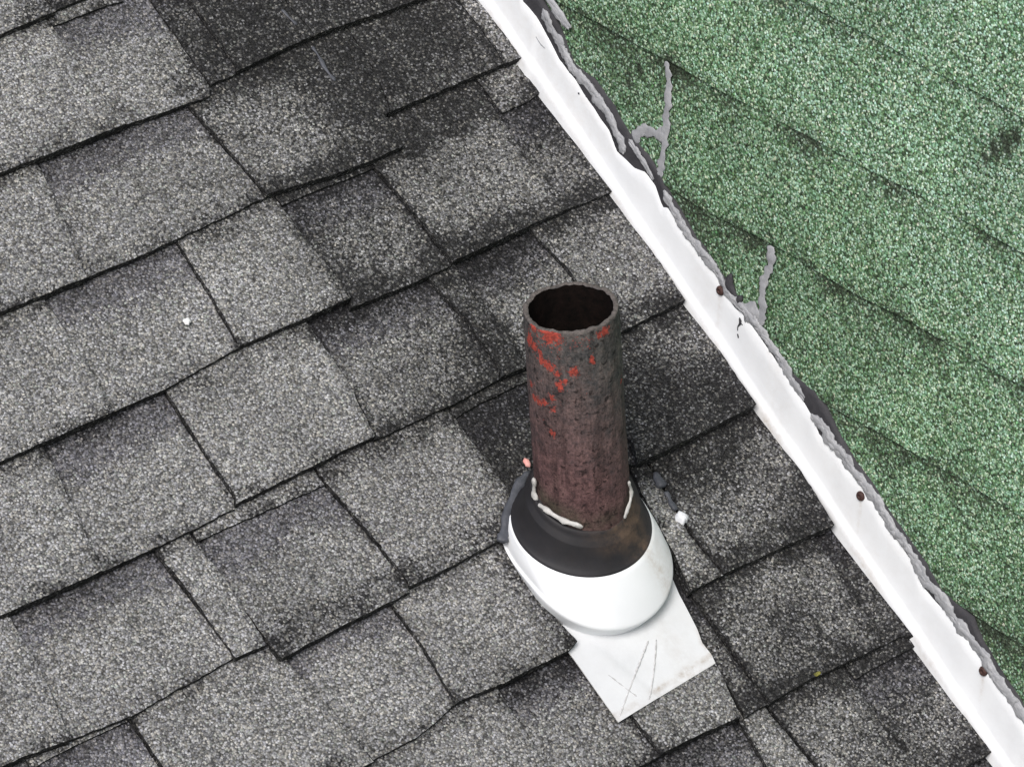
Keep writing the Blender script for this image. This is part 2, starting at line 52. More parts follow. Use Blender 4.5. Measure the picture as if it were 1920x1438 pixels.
SUN_DIR = Vector((-0.50, -0.42, 0.85)).normalized()     # from the scene towards the sun
world = bpy.data.worlds.new('World')
scene.world = world
world.use_nodes = True
wn = world.node_tree
wn.nodes.clear()
sky = wn.nodes.new('ShaderNodeTexSky')
sky.sky_type = 'NISHITA'
sky.sun_disc = False
sky.sun_elevation = math.asin(SUN_DIR.z)
sky.sun_rotation = math.atan2(SUN_DIR.x, SUN_DIR.y)
sky.air_density = 1.0
sky.dust_density = 4.0
bg = wn.nodes.new('ShaderNodeBackground')
bg.inputs['Strength'].default_value = 0.08
wo = wn.nodes.new('ShaderNodeOutputWorld')
wn.links.new(sky.outputs[0], bg.inputs[0])
wn.links.new(bg.outputs[0], wo.inputs[0])

sun_data = bpy.data.lights.new('sun', 'SUN')
sun_data.energy = 1.85
sun_data.angle = math.radians(28)
sun_data.color = (1.0, 0.985, 0.97)
sun = bpy.data.objects.new('sun', sun_data)
C.objects.link(sun)
sun.rotation_euler = SUN_DIR.to_track_quat('Z', 'Y').to_euler()
sun.location = SUN_DIR * 20

scene.view_settings.view_transform = 'Standard'
scene.view_settings.look = 'None'
scene.view_settings.exposure = 0.55
scene.view_settings.gamma = 1.0
scene.view_settings.use_curve_mapping = False

# ------------------------------------------------------------------ helpers
def nz(x, y, s, z=0.0):
    return noise.noise(Vector((x * s, y * s, z)))

def smooth(a, b, x):
    t = np.clip((x - a) / (b - a), 0, 1)
    return t * t * (3 - 2 * t)

def mesh_obj(name, verts, faces, mat, parent=None, smooth_shade=False, attrs=None, origin=(0, 0, 0)):
    me = bpy.data.meshes.new(name)
    o3 = Vector(origin)
    me.from_pydata([tuple(Vector(v) - o3) for v in verts], [], faces)
    me.materials.append(mat)
    if smooth_shade:
        me.polygons.foreach_set('use_smooth', [True] * len(me.polygons))
    for k, vals in (attrs or {}).items():
        a = me.attributes.new(k, 'FLOAT', 'POINT')
        a.data.foreach_set('value', [float(t) for t in vals])
    me.update()
    ob = bpy.data.objects.new(name, me)
    C.objects.link(ob)
    if parent is not None:
        ob.parent = parent
    return ob

def thing(name, label, cat, loc=(0, 0, 0), rotx=0.0, group=None):
    o = bpy.data.objects.new(name, None)
    o.empty_display_size = 0.05
    C.objects.link(o)
    o.location = loc
    o.rotation_euler = (rotx, 0, 0)
    o['label'] = label
    o['category'] = cat
    if group:
        o['group'] = group
    return o

def tag(o, label, cat, group=None):
    o['label'] = label
    o['category'] = cat
    if group:
        o['group'] = group
    return o

def roof_to_world(u, v, n=0.0):
    return (u, v * CP - n * SP, v * SP + n * CP)

WN = Vector((1.0, LEAN * math.tan(PITCH), -LEAN)).normalized()    # into the wall
def wall_pt(v, h, off=0.0):
    p = Vector((XW + LEAN * h, v * CP, v * SP + h)) - WN * off
    return (p.x, p.y, p.z)

class MB:
    """collects several shapes into one mesh"""
    def __init__(self):
        self.v, self.f, self.a = [], [], {}
    def add(self, v, f, **attrs):
        b = len(self.v)
        self.v += [tuple(p) for p in v]
        self.f += [tuple(i + b for i in q) for q in f]
        for k in attrs:
            self.a.setdefault(k, [0.0] * b)
        for k in self.a:
            self.a[k] += list(attrs.get(k, [0.0] * len(v)))
    def build(self, name, mat, parent=None, sm=False, origin=(0, 0, 0)):
        return mesh_obj(name, self.v, self.f, mat, parent, sm, self.a, origin)

def resample(pts, t):
    pts = np.array(pts, float)
    d = np.r_[0, np.cumsum(np.linalg.norm(np.diff(pts, axis=0), axis=1))]
    d /= max(d[-1], 1e-9)
    return np.stack([np.interp(t, d, pts[:, i]) for i in range(pts.shape[1])], -1)

def catmull(pts, sub=4):
    P = [np.array(p, float) for p in pts]
    P = [2 * P[0] - P[1]] + P + [2 * P[-1] - P[-2]]
    out = []
    for i in range(1, len(P) - 2):
        for s in range(sub):
            t = s / sub
            a, b, c, d = P[i - 1:i + 3]
            out.append(0.5 * (2 * b + (c - a) * t + (2 * a - 5 * b + 4 * c - d) * t * t + (3 * b - a - 3 * c + d) * t ** 3))
    out.append(P[-2])
    return [Vector(p) for p in out]

def tube(mb, pts, rad, nrm, flat=0.6, seg=14, bump=0.25, seed=0.0, sub=4, freq=130.0, taper=(0.5, 0.4), rag=0.45, wave=1.0):
    """a squeezed bead along pts; nrm = direction off the surface it sticks to"""
    P = catmull(pts, sub)
    n = Vector(nrm).normalized()
    V, F = [], []
    L = len(P)
    s = 0.0
    for i, p in enumerate(P):
        t = (P[min(i + 1, L - 1)] - P[max(i - 1, 0)]).normalized()
        side = t.cross(n).normalized()
        if i:
            s += (P[i] - P[i - 1]).length
        k = 1.0 + bump * 2.0 * nz(s, seed, freq) + wave * bump * 0.8 * math.sin(s * freq * 2.4 + seed)
        e = i / max(L - 1, 1)
        k *= min(1.0, taper[0] + e * 14) * min(1.0, taper[1] + (1 - e) * 14)
        r = rad * max(k, 0.25)
        for j in range(seg):
            a = 2 * math.pi * j / seg
            q = p + side * (math.cos(a) * r) + n * (math.sin(a) * r * flat)
            kk = 1 + rag * (0.9 * noise.noise(q * (0.55 / rad)) + 0.6 * noise.noise(q * (1.5 / rad)))
            V.append(p + side * (math.cos(a) * r * kk) + n * (math.sin(a) * r * flat * kk))
    for i in range(L - 1):
        for j in range(seg):
            F.append((i * seg + j, i * seg + (j + 1) % seg, (i + 1) * seg + (j + 1) % seg, (i + 1) * seg + j))
    F.append(tuple(range(seg - 1, -1, -1)))
    F.append(tuple((L - 1) * seg + j for j in range(seg)))
    mb.add(V, F)

def lathe_rings(rings, closed=False):
    """rings: equal-length lists of points -> verts, faces"""
    m = len(rings[0])
    V = [p for r in rings for p in r]
    F = []
    for i in range(len(rings) - 1):
        for j in range(m):
            F.append((i * m + j, i * m + (j + 1) % m, (i + 1) * m + (j + 1) % m, (i + 1) * m + j))
    return V, F

# ------------------------------------------------------------------ materials
def new_mat(name):
    m = bpy.data.materials.new(name)
    m.use_nodes = True
    nt = m.node_tree
    nt.nodes.clear()
    out = nt.nodes.new('ShaderNodeOutputMaterial')
    b = nt.nodes.new('ShaderNodeBsdfPrincipled')
    nt.links.new(b.outputs[0], out.inputs[0])
    return m, nt, b

class NT:
    def __init__(self, nt):
        self.nt = nt
    def n(self, t, **kw):
        nd = self.nt.nodes.new('ShaderNode' + t)
        for k, v in kw.items():
            setattr(nd, k, v)
        return nd
    def put(self, sock, val):
        if hasattr(val, 'is_output') or isinstance(val, bpy.types.NodeSocket):
            self.nt.links.new(val, sock)
        else:
            sock.default_value = val
    def math(self, op, a, b=0.0, c=None, clamp=False):
        nd = self.n('Math', operation=op)
        nd.use_clamp = clamp
        self.put(nd.inputs[0], a)
        self.put(nd.inputs[1], b)
        if c is not None:
            self.put(nd.inputs[2], c)
        return nd.outputs[0]
    def mix(self, fac, a, b, blend='MIX'):
        nd = self.n('Mix', data_type='RGBA', blend_type=blend)
        self.put(nd.inputs[0], fac)
        self.put(nd.inputs[6], a)
        self.put(nd.inputs[7], b)
        return nd.outputs[2]
    def ramp(self, fac, stops, interp='LINEAR'):
        nd = self.n('ValToRGB')
        nd.color_ramp.interpolation = interp
        el = nd.color_ramp.elements
        while len(el) < len(stops):
            el.new(0.5)
        for e, (p, c) in zip(el, stops):
            e.position = p
            e.color = (*c, 1) if len(c) == 3 else c
        self.put(nd.inputs[0], fac)
        return nd.outputs[0]
    def noise(self, vec, scale, detail=3.0, rough=0.6, col=False):
        nd = self.n('TexNoise')
        self.put(nd.inputs['Vector'], vec)
        nd.inputs['Scale'].default_value = scale
        nd.inputs['Detail'].default_value = detail
        nd.inputs['Roughness'].default_value = rough
        return nd.outputs[1 if col else 0]
    def attr(self, name):
        return self.n('Attribute', attribute_name=name).outputs['Fac']
    def obj(self):
        return self.n('TexCoord').outputs['Object']
    def bump(self, h, dist, strength=1.0):
        nd = self.n('Bump')
        nd.inputs['Strength'].default_value = strength
        nd.inputs['Distance'].default_value = dist
        self.put(nd.inputs['Height'], h)
        return nd.outputs[0]

def g(v, t=(1, 1, 1)):
    return (v * t[0], v * t[1], v * t[2])

def granule_mat(name, scale, light, dark_col, band_tint, tints):
    """mineral granules: one colour per Voronoi cell, asphalt showing between and where soiled"""
    m, nt, b = new_mat(name)
    k = NT(nt)
    co = k.obj()
    wob = k.noise(co, scale * 0.8, 2.0, 0.6, col=True)
    add = k.n('VectorMath', operation='MULTIPLY_ADD')
    k.put(add.inputs[0], wob)
    add.inputs[1].default_value = (1.3 / scale,) * 3
    k.put(add.inputs[2], co)
    vo = k.n('TexVoronoi', voronoi_dimensions='3D', feature='F1')
    vo.inputs['Scale'].default_value = scale
    vo.inputs['Randomness'].default_value = 1.0
    k.put(vo.inputs['Vector'], add.outputs[0])
    sep = k.n('SeparateColor')
    k.put(sep.inputs[0], vo.outputs['Color'])
    ra, rb, rc = sep.outputs[0], sep.outputs[1], sep.outputs[2]
    base = k.ramp(ra, light)
    tint = k.ramp(rc, tints)
    base = k.mix(1.0, base, tint, 'MULTIPLY')
    # patches of slightly different blend
    big = k.noise(co, 9.0, 4.0, 0.6)
    base = k.mix(1.0, base, k.ramp(big, [(0.3, g(0.80)), (0.7, g(1.22))]), 'MULTIPLY')
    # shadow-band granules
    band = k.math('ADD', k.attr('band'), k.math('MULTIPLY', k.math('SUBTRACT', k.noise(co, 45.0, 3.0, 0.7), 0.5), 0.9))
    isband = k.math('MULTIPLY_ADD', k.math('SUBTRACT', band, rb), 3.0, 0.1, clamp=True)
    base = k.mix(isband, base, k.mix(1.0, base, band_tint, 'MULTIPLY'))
    # soil / lost granules / painted shade
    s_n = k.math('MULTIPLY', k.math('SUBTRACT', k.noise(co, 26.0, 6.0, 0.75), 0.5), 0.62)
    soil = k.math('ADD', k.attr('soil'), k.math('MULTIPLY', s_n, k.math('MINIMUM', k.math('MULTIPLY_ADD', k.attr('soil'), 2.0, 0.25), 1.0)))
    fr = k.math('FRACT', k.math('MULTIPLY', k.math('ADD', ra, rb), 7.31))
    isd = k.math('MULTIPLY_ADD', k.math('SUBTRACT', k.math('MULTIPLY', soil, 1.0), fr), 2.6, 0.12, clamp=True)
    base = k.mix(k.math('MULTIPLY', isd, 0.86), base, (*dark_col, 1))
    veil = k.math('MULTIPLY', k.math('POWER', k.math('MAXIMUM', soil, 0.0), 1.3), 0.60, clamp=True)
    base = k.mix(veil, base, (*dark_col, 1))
    # asphalt in the gaps between granules
    gap = k.ramp(vo.outputs['Distance'], [(0.42, g(1.0)), (0.75, g(0.34))])
    base = k.mix(1.0, base, gap, 'MULTIPLY')
    k.put(b.inputs['Base Color'], base)
    b.inputs['Roughness'].default_value = 0.93
    b.inputs['Specular IOR Level'].default_value = 0.18
    hgt = k.math('SUBTRACT', k.math('MULTIPLY', ra, 0.5), vo.outputs['Distance'])
    k.put(b.inputs['Normal'], k.bump(hgt, 0.0010, 0.7))
    return m

SHINGLE = granule_mat('grey_granules', 490.0,
    [(0.0, g(0.088)), (0.2, g(0.160)), (0.5, g(0.248)), (0.8, g(0.350)), (1.0, g(0.53))],
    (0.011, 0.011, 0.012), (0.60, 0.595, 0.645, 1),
    [(0.0, (0.98, 0.98, 1.04)), (0.5, (1, 1, 0.98)), (0.9, (1.05, 1.0, 0.90)), (1.0, (0.92, 1.0, 0.92))])
GREEN = granule_mat('green_granules', 470.0,
    [(0.0, (0.040, 0.055, 0.038)), (0.2, (0.082, 0.155, 0.075)), (0.45, (0.160, 0.285, 0.155)), (0.75, (0.315, 0.49, 0.34)), (1.0, (0.58, 0.75, 0.61))],
    (0.040, 0.050, 0.034), (1.22, 1.16, 1.30, 1),
    [(0.0, (0.84, 1.0, 0.96)), (0.45, (1.0, 1.0, 0.98)), (0.78, (1.03, 1.0, 0.88)), (0.95, (1.22, 1.0, 0.92)), (1.0, (0.62, 1.0, 0.60))])

def asphalt_mat():
    m, nt, b = new_mat('black_asphalt')
    k = NT(nt)
    co = k.obj()
    c = k.ramp(k.noise(co, 260.0, 3.0, 0.7), [(0.35, g(0.010)), (0.75, g(0.040))])
    k.put(b.inputs['Base Color'], c)
    b.inputs['Roughness'].default_value = 0.85
    k.put(b.inputs['Normal'], k.bump(k.noise(co, 500.0), 0.001, 0.6))
    return m
ASPHALT = asphalt_mat()

def simple_mat(name, stops, scale, rough, bump=0.0, bscale=300.0, spec=0.4, dirt=None):
    m, nt, b = new_mat(name)
    k = NT(nt)
    co = k.obj()
    c = k.ramp(k.noise(co, scale, 5.0, 0.62), stops)
    if dirt:
        d = k.math('MULTIPLY', k.attr('dirt'), k.ramp(k.noise(co, 90.0, 5.0, 0.75), [(0.38, g(0.15)), (0.66, g(1.0))]), clamp=True)
        c = k.mix(d, c, (*dirt, 1))
    k.put(b.inputs['Base Color'], c)
    b.inputs['Roughness'].default_value = rough
    b.inputs['Specular IOR Level'].default_value = spec
    if bump:
        k.put(b.inputs['Normal'], k.bump(k.noise(co, bscale, 3.0, 0.6), bump, 0.6))
    return m
WHITE = simple_mat('white_painted_metal', [(0.3, (0.76, 0.78, 0.80)), (0.7, (0.81, 0.83, 0.85))], 14.0, 0.42, 0.0006, 60.0, 0.4, (0.42, 0.34, 0.26))
WHITE_WORN = simple_mat('worn_white_metal', [(0.3, (0.60, 0.615, 0.63)), (0.7, (0.69, 0.705, 0.72))], 18.0, 0.5, 0.0005, 70.0, 0.3, (0.36, 0.31, 0.26))
SEALANT = simple_mat('grey_sealant', [(0.3, (0.255, 0.26, 0.275)), (0.7, (0.40, 0.405, 0.42))], 60.0, 0.5, 0.0012, 220.0)
PALE_SEALANT = simple_mat('pale_sealant', [(0.3, (0.40, 0.395, 0.38)), (0.7, (0.56, 0.55, 0.53))], 80.0, 0.5, 0.001, 220.0)
DARK_SEALANT = simple_mat('dark_sealant', [(0.3, (0.045, 0.048, 0.058)), (0.7, (0.085, 0.09, 0.105))], 70.0, 0.55, 0.0015, 200.0)
WHITE_SEALANT = simple_mat('white_sealant', [(0.3, (0.62, 0.64, 0.68)), (0.7, (0.76, 0.77, 0.80))], 80.0, 0.5, 0.001, 220.0)
TAR_SHADE = simple_mat('tar_and_gap_shade', [(0.3, (0.030, 0.030, 0.034)), (0.7, (0.060, 0.058, 0.064))], 40.0, 0.7, 0.0015, 160.0, 0.25)  # tar black, also painting the gap shadow in the strip above the flashing
RUBBER = simple_mat('black_rubber', [(0.3, (0.0135, 0.0135, 0.0155)), (0.7, (0.024, 0.024, 0.028))], 30.0, 0.62, 0.0004, 90.0, 0.3, (0.105, 0.072, 0.052))
SCREW_MAT = simple_mat('rusty_screw', [(0.3, (0.032, 0.016, 0.014)), (0.7, (0.075, 0.035, 0.028))], 400.0, 0.7, 0.0006, 500.0)
PENCIL = simple_mat('scratch_grey', [(0.3, g(0.34)), (0.7, g(0.66))], 240.0, 0.8)
PINK = simple_mat('pink_paint', [(0.3, (0.75, 0.30, 0.26)), (0.7, (0.80, 0.46, 0.42))], 90.0, 0.6)
FLECK = simple_mat('white_fleck', [(0.3, g(0.72)), (0.7, g(0.82))], 90.0, 0.6)
LICHEN = simple_mat('yellow_lichen', [(0.35, (0.07, 0.07, 0.02)), (0.65, (0.30, 0.28, 0.06))], 300.0, 0.9, 0.001, 500.0)
GROUND = simple_mat('lawn', [(0.3, (0.05, 0.08, 0.03)), (0.7, (0.09, 0.11, 0.05))], 2.0, 0.95)

def pipe_mat():
    m, nt, b = new_mat('rusty_iron')
    k = NT(nt)
    co = k.obj()
    fine = k.noise(co, 320.0, 4.0, 0.75)
    mid = k.math('ADD', k.math('MULTIPLY', k.noise(co, 48.0, 6.0, 0.75), 0.6), k.math('MULTIPLY', k.noise(co, 150.0, 5.0, 0.75), 0.4))
    sx = k.n('SeparateXYZ')
    k.put(sx.inputs[0], co)
    low = k.math('ADD', k.math('MULTIPLY_ADD', sx.outputs[2], -6.5, 1.62), k.math('MULTIPLY_ADD', sx.outputs[0], -5.0, 0.0))
    low = k.math('ADD', low, k.math('MULTIPLY', k.math('SUBTRACT', mid, 0.5), 1.6), clamp=True)
    grey = k.ramp(mid, [(0.36, (0.038, 0.040, 0.044)), (0.5, (0.082, 0.076, 0.073)), (0.64, (0.140, 0.120, 0.110))])
    rust = k.ramp(mid, [(0.36, (0.046, 0.027, 0.028)), (0.5, (0.110, 0.060, 0.060)), (0.66, (0.165, 0.098, 0.092))])
    c = k.mix(low, grey, rust)
    # dark green-grey ring near the collar, rusty drip under it
    ring = k.math('MULTIPLY', k.attr('ring'), k.ramp(k.noise(co, 40.0, 4.0, 0.7), [(0.35, g(0.2)), (0.6, g(1.0))]), clamp=True)
    c = k.mix(ring, c, (0.062, 0.052, 0.038, 1))
    c = k.mix(1.0, c, k.ramp(fine, [(0.34, g(0.52)), (0.5, g(1.0)), (0.68, g(1.5))]), 'MULTIPLY')
    pit = k.ramp(k.noise(co, 170.0, 3.0, 0.6), [(0.33, g(0.30)), (0.42, g(1.0))])
    c = k.mix(1.0, c, pit, 'MULTIPLY')
    mp = k.n('Mapping')
    mp.inputs['Scale'].default_value = (1.0, 1.0, 0.12)
    k.put(mp.inputs['Vector'], co)
    c = k.mix(1.0, c, k.ramp(k.noise(mp.outputs[0], 130.0, 4.0, 0.7), [(0.36, g(0.62)), (0.55, g(1.08))]), 'MULTIPLY')
    c = k.mix(k.math('MULTIPLY_ADD', sx.outputs[2], 450.0, -128.4, clamp=True), c, k.ramp(fine, [(0.3, (0.06, 0.052, 0.048)), (0.7, (0.17, 0.15, 0.14))]))
    # flakes of red paint
    pn = k.math('ADD', k.math('MULTIPLY', k.noise(co, 120.0, 5.0, 0.8), 1.5), k.math('MULTIPLY', k.math('SUBTRACT', k.noise(co, 420.0, 3.0, 0.7), 0.5), 1.7))
    pf = k.math('MULTIPLY_ADD', k.math('SUBTRACT', k.math('ADD', k.attr('paint'), pn), 1.30), 6.0, 0.0, clamp=True)
    c = k.mix(pf, c, k.ramp(fine, [(0.36, (0.15, 0.030, 0.024)), (0.66, (0.46, 0.075, 0.052))]))
    k.put(b.inputs['Base Color'], c)
    b.inputs['Roughness'].default_value = 0.85
    b.inputs['Specular IOR Level'].default_value = 0.25
    k.put(b.inputs['Normal'], k.bump(k.math('ADD', fine, mid), 0.0010, 0.7))
    return m
IRON = pipe_mat()

# ------------------------------------------------------------------ shingle roof
E = EXPO
T_TOP, S_DROP, SLOPE = 0.0130, 0.0056, 0.0114
ST = np.array(STAINS_AND_SHADE)

def soil_shade_at(u, v, tone):
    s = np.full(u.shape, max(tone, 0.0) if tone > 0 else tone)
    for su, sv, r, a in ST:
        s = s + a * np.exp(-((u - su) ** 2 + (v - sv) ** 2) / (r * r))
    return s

def add_piece(mb, kind, vb_nom, butt, left, right, vtop, tone, lift=0.0, step=0.0045, vis_top=None, seed=0.0):
    """one shingle tab (T), a lower piece seen in a cut-out (S) or the strip above a cut-out (H)"""
    bl, br = np.array(butt[0]), np.array(butt[-1])
    right = [(min(a, 0.2540), b) for a, b in right]
    butt = [(min(a, 0.2540), b) for a, b in butt]
    br = np.array(butt[-1])
    left = [tuple(bl)] + [p for p in left if p[1] > bl[1] + 0.004]
    right = [tuple(br)] + [p for p in right if p[1] > br[1] + 0.004]
    left = left + [(left[-1][0], vtop)] if left[-1][1] < vtop else left
    right = right + [(right[-1][0], vtop)] if right[-1][1] < vtop else right
    w = abs(br[0] - bl[0])
    hgt = vtop - 0.5 * (bl[1] + br[1])
    nx = max(3, int(w / step) + 1)
    ny = max(3, int(hgt / step) + 1)
    s, t = np.linspace(0, 1, nx), np.linspace(0, 1, ny)
    L, R_ = resample(left, t), resample(right, t)
    Bo, To = resample(butt, s), resample([left[-1], right[-1]], s)
    # ragged cut edges
    rag = 0.0011 if step < 0.01 else 0.0
    for arr, ax in ((L, 0), (R_, 0), (Bo, 1)):
        for i in range(len(arr)):
            u, v = arr[i]
            arr[i][ax] += rag * (nz(u, v, 160.0, seed) + 0.5 * nz(u, v, 50.0, seed + 5))
    L[0], R_[0] = Bo[0], Bo[-1]
    S, T = np.meshgrid(s, t)
    P = (1 - S)[..., None] * L[:, None] + S[..., None] * R_[:, None] + (1 - T)[..., None] * Bo[None] + T[..., None] * To[None] \
        - ((1 - S) * (1 - T))[..., None] * L[0] - (S * (1 - T))[..., None] * R_[0] - ((1 - S) * T)[..., None] * L[-1] - (S * T)[..., None] * R_[-1]
    U, V = P[..., 0], P[..., 1]
    rel = (V - vb_nom) / E
    Z = T_TOP - SLOPE * rel
    if kind == 'S':
        Z = Z - S_DROP
    if kind == 'H':
        Z = Z - 0.0005
    Z = Z + lift * np.clip(1 - rel * 1.6, 0, 1) ** 1.5
    soil_var = 0.10 * math.sin(seed * 12.9) 
    wav = np.array([nz(a, b, 14.0, seed) for a, b in zip(U.ravel(), V.ravel())]).reshape(U.shape)
    Z = Z + 0.0007 * wav
    U = U - np.where(br[0] > 0.24, 0.545 * np.clip(Z - 0.004, 0, None) * S ** 6, 0.0)
    # worn, rounded edge
    ed = np.minimum(np.minimum(S, 1 - S) * w, T * hgt)
    if kind != 'S':
        Z = Z - 0.0010 * (1 - smooth(0.0, 0.007, ed))
    soil = soil_shade_at(U, V, tone) + soil_var * (0.5 + max(tone, 0)) + 0.12 * (0.4 + 2 * max(tone, 0)) * wav
    edn = np.array([nz(a, b, 38.0, 3.3) for a, b in zip(U.ravel(), V.ravel())]).reshape(U.shape)
    tk = 1.0 + 1.5 * max(tone, 0.0)
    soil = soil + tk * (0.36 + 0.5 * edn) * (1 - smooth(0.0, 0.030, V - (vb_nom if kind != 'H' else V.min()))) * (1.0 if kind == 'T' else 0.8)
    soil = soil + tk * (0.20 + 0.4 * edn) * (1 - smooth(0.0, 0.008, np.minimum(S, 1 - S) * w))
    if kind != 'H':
        soil = soil + tk * (0.34 + 0.4 * edn) * smooth(-0.030, -0.002, V - (vb_nom + E))  # dirt and butt shadow painted in below the upper course's edge
    soil = soil + 0.12 * smooth(-0.30, 0.05, U) + 0.06 * smooth(0.15, 0.55, V)
    soil = np.minimum(soil, 0.90)
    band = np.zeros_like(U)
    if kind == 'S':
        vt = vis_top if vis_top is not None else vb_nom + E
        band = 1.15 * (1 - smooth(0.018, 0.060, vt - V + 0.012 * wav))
    n = nx * ny
    idx = np.arange(n).reshape(ny, nx)
    Vt = np.stack([U.ravel(), V.ravel(), Z.ravel()], -1).tolist()
    F = [(int(idx[j, i]), int(idx[j, i + 1]), int(idx[j + 1, i + 1]), int(idx[j + 1, i])) for j in range(ny - 1) for i in range(nx - 1)]
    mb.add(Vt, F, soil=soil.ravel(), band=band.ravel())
    # cut edge: asphalt face below the granules
    loop = [idx[j, 0] for j in range(ny - 1, -1, -1)] + [idx[0, i] for i in range(1, nx)] + [idx[j, nx - 1] for j in range(1, ny)]
    dep = 0.0040 if kind == 'H' else (0.0150 if kind == 'T' else 0.0098)
    top = [Vt[i] for i in loop]
    m1 = len(top)
    lo = [(a, b, c - dep * 0.99 - lift) for a, b, c in top]
    F2 = [(i, i + m1, i + 1 + m1, i + 1) for i in range(m1 - 1)]
    mb.add(top + lo, F2, soil=[0.93] * (2 * m1), band=[0.0] * (2 * m1))

roof = thing('shingle_roof', 'sloping grey asphalt shingle roof, weathered and stained black on the right', 'roof', (0, 0, 0), PITCH)

def underlay():
    V = [(-2.2, -1.4, -0.006), (XW + 0.03, -1.4, -0.006), (XW + 0.03, 1.6, -0.006), (-2.2, 1.6, -0.006)]
    V += [(a, b, -0.06) for a, b, _ in V]
    F = [(0, 1, 2, 3), (4, 7, 6, 5), (0, 4, 5, 1), (1, 5, 6, 2), (2, 6, 7, 3), (3, 7, 4, 0)]
    mesh_obj('underlay', V, F, ASPHALT, roof)
underlay()

rng = random.Random(7)
WALL_U = 0.2540
def fill(mb, k, ua, ub, tone):
    """plain pieces outside the picture, butted between ua and ub"""
    vb = V0 - k * E
    u, kind = ua, rng.choice('TS')
    while u < ub - 0.002:
        w = rng.uniform(0.09, 0.2)
        if ub - (u + w) < 0.06:
            w = ub - u
        add_piece(mb, kind, vb, [(u, vb), (u + w - 0.0012, vb)], [(u, vb + 0.1)], [(u + w - 0.0012, vb + 0.1)], vb + E + 0.02, tone, step=0.02, seed=rng.random() * 9)
        u += w
        kind = 'S' if kind == 'T' else 'T'

for k in range(-6, 16):
    vb = V0 - k * E
    mb = MB()
    tabs = []
    ps = [p for p in PIECES if p['k'] == k]
    if not ps:
        fill(mb, k, -2.0, WALL_U, 0.08)
    else:
        fill(mb, k, -2.0, ps[0]['butt'][0][0] - 0.0012, 0.0)
        prev = None
        for i, p in enumerate(ps):
            if p['left']:
                left = p['left']
            elif prev:
                left = [(a + p.get('gap', 0.0014), b) for a, b in prev]
            else:
                left = [(p['butt'][0][0], p['butt'][0][1] + 0.1)]
            right = p['right']
            vtop = vb + E + p['up']
            if p['kind'] == 'S':
                vt = None
                if p['top']:
                    vt = sum(q[1] for q in p['top']) / len(p['top'])
                    tl, tr = p['top'][0], p['top'][-1]
                    add_piece(mb, 'H', vb, p['top'], [(tl[0], tl[1] + 0.01)], [(tr[0], tr[1] + 0.01)], vtop, p['tone'] * 0.8, p['lift'], vis_top=None, seed=i + k * 3.7)
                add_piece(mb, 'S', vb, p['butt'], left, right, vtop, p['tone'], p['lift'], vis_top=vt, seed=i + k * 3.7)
            else:
                tb = MB()
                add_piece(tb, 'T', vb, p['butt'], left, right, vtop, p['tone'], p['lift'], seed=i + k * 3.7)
                tabs.append(tb)
            prev = right
        if ps[-1]['butt'][-1][0] < 0.235:
            fill(mb, k, ps[-1]['butt'][-1][0] + 0.001, WALL_U, 0.5)
    course = mb.build('shingle_course', SHINGLE, roof)
    for tb in tabs:
        tb.build('shingle_tab', SHINGLE, course)

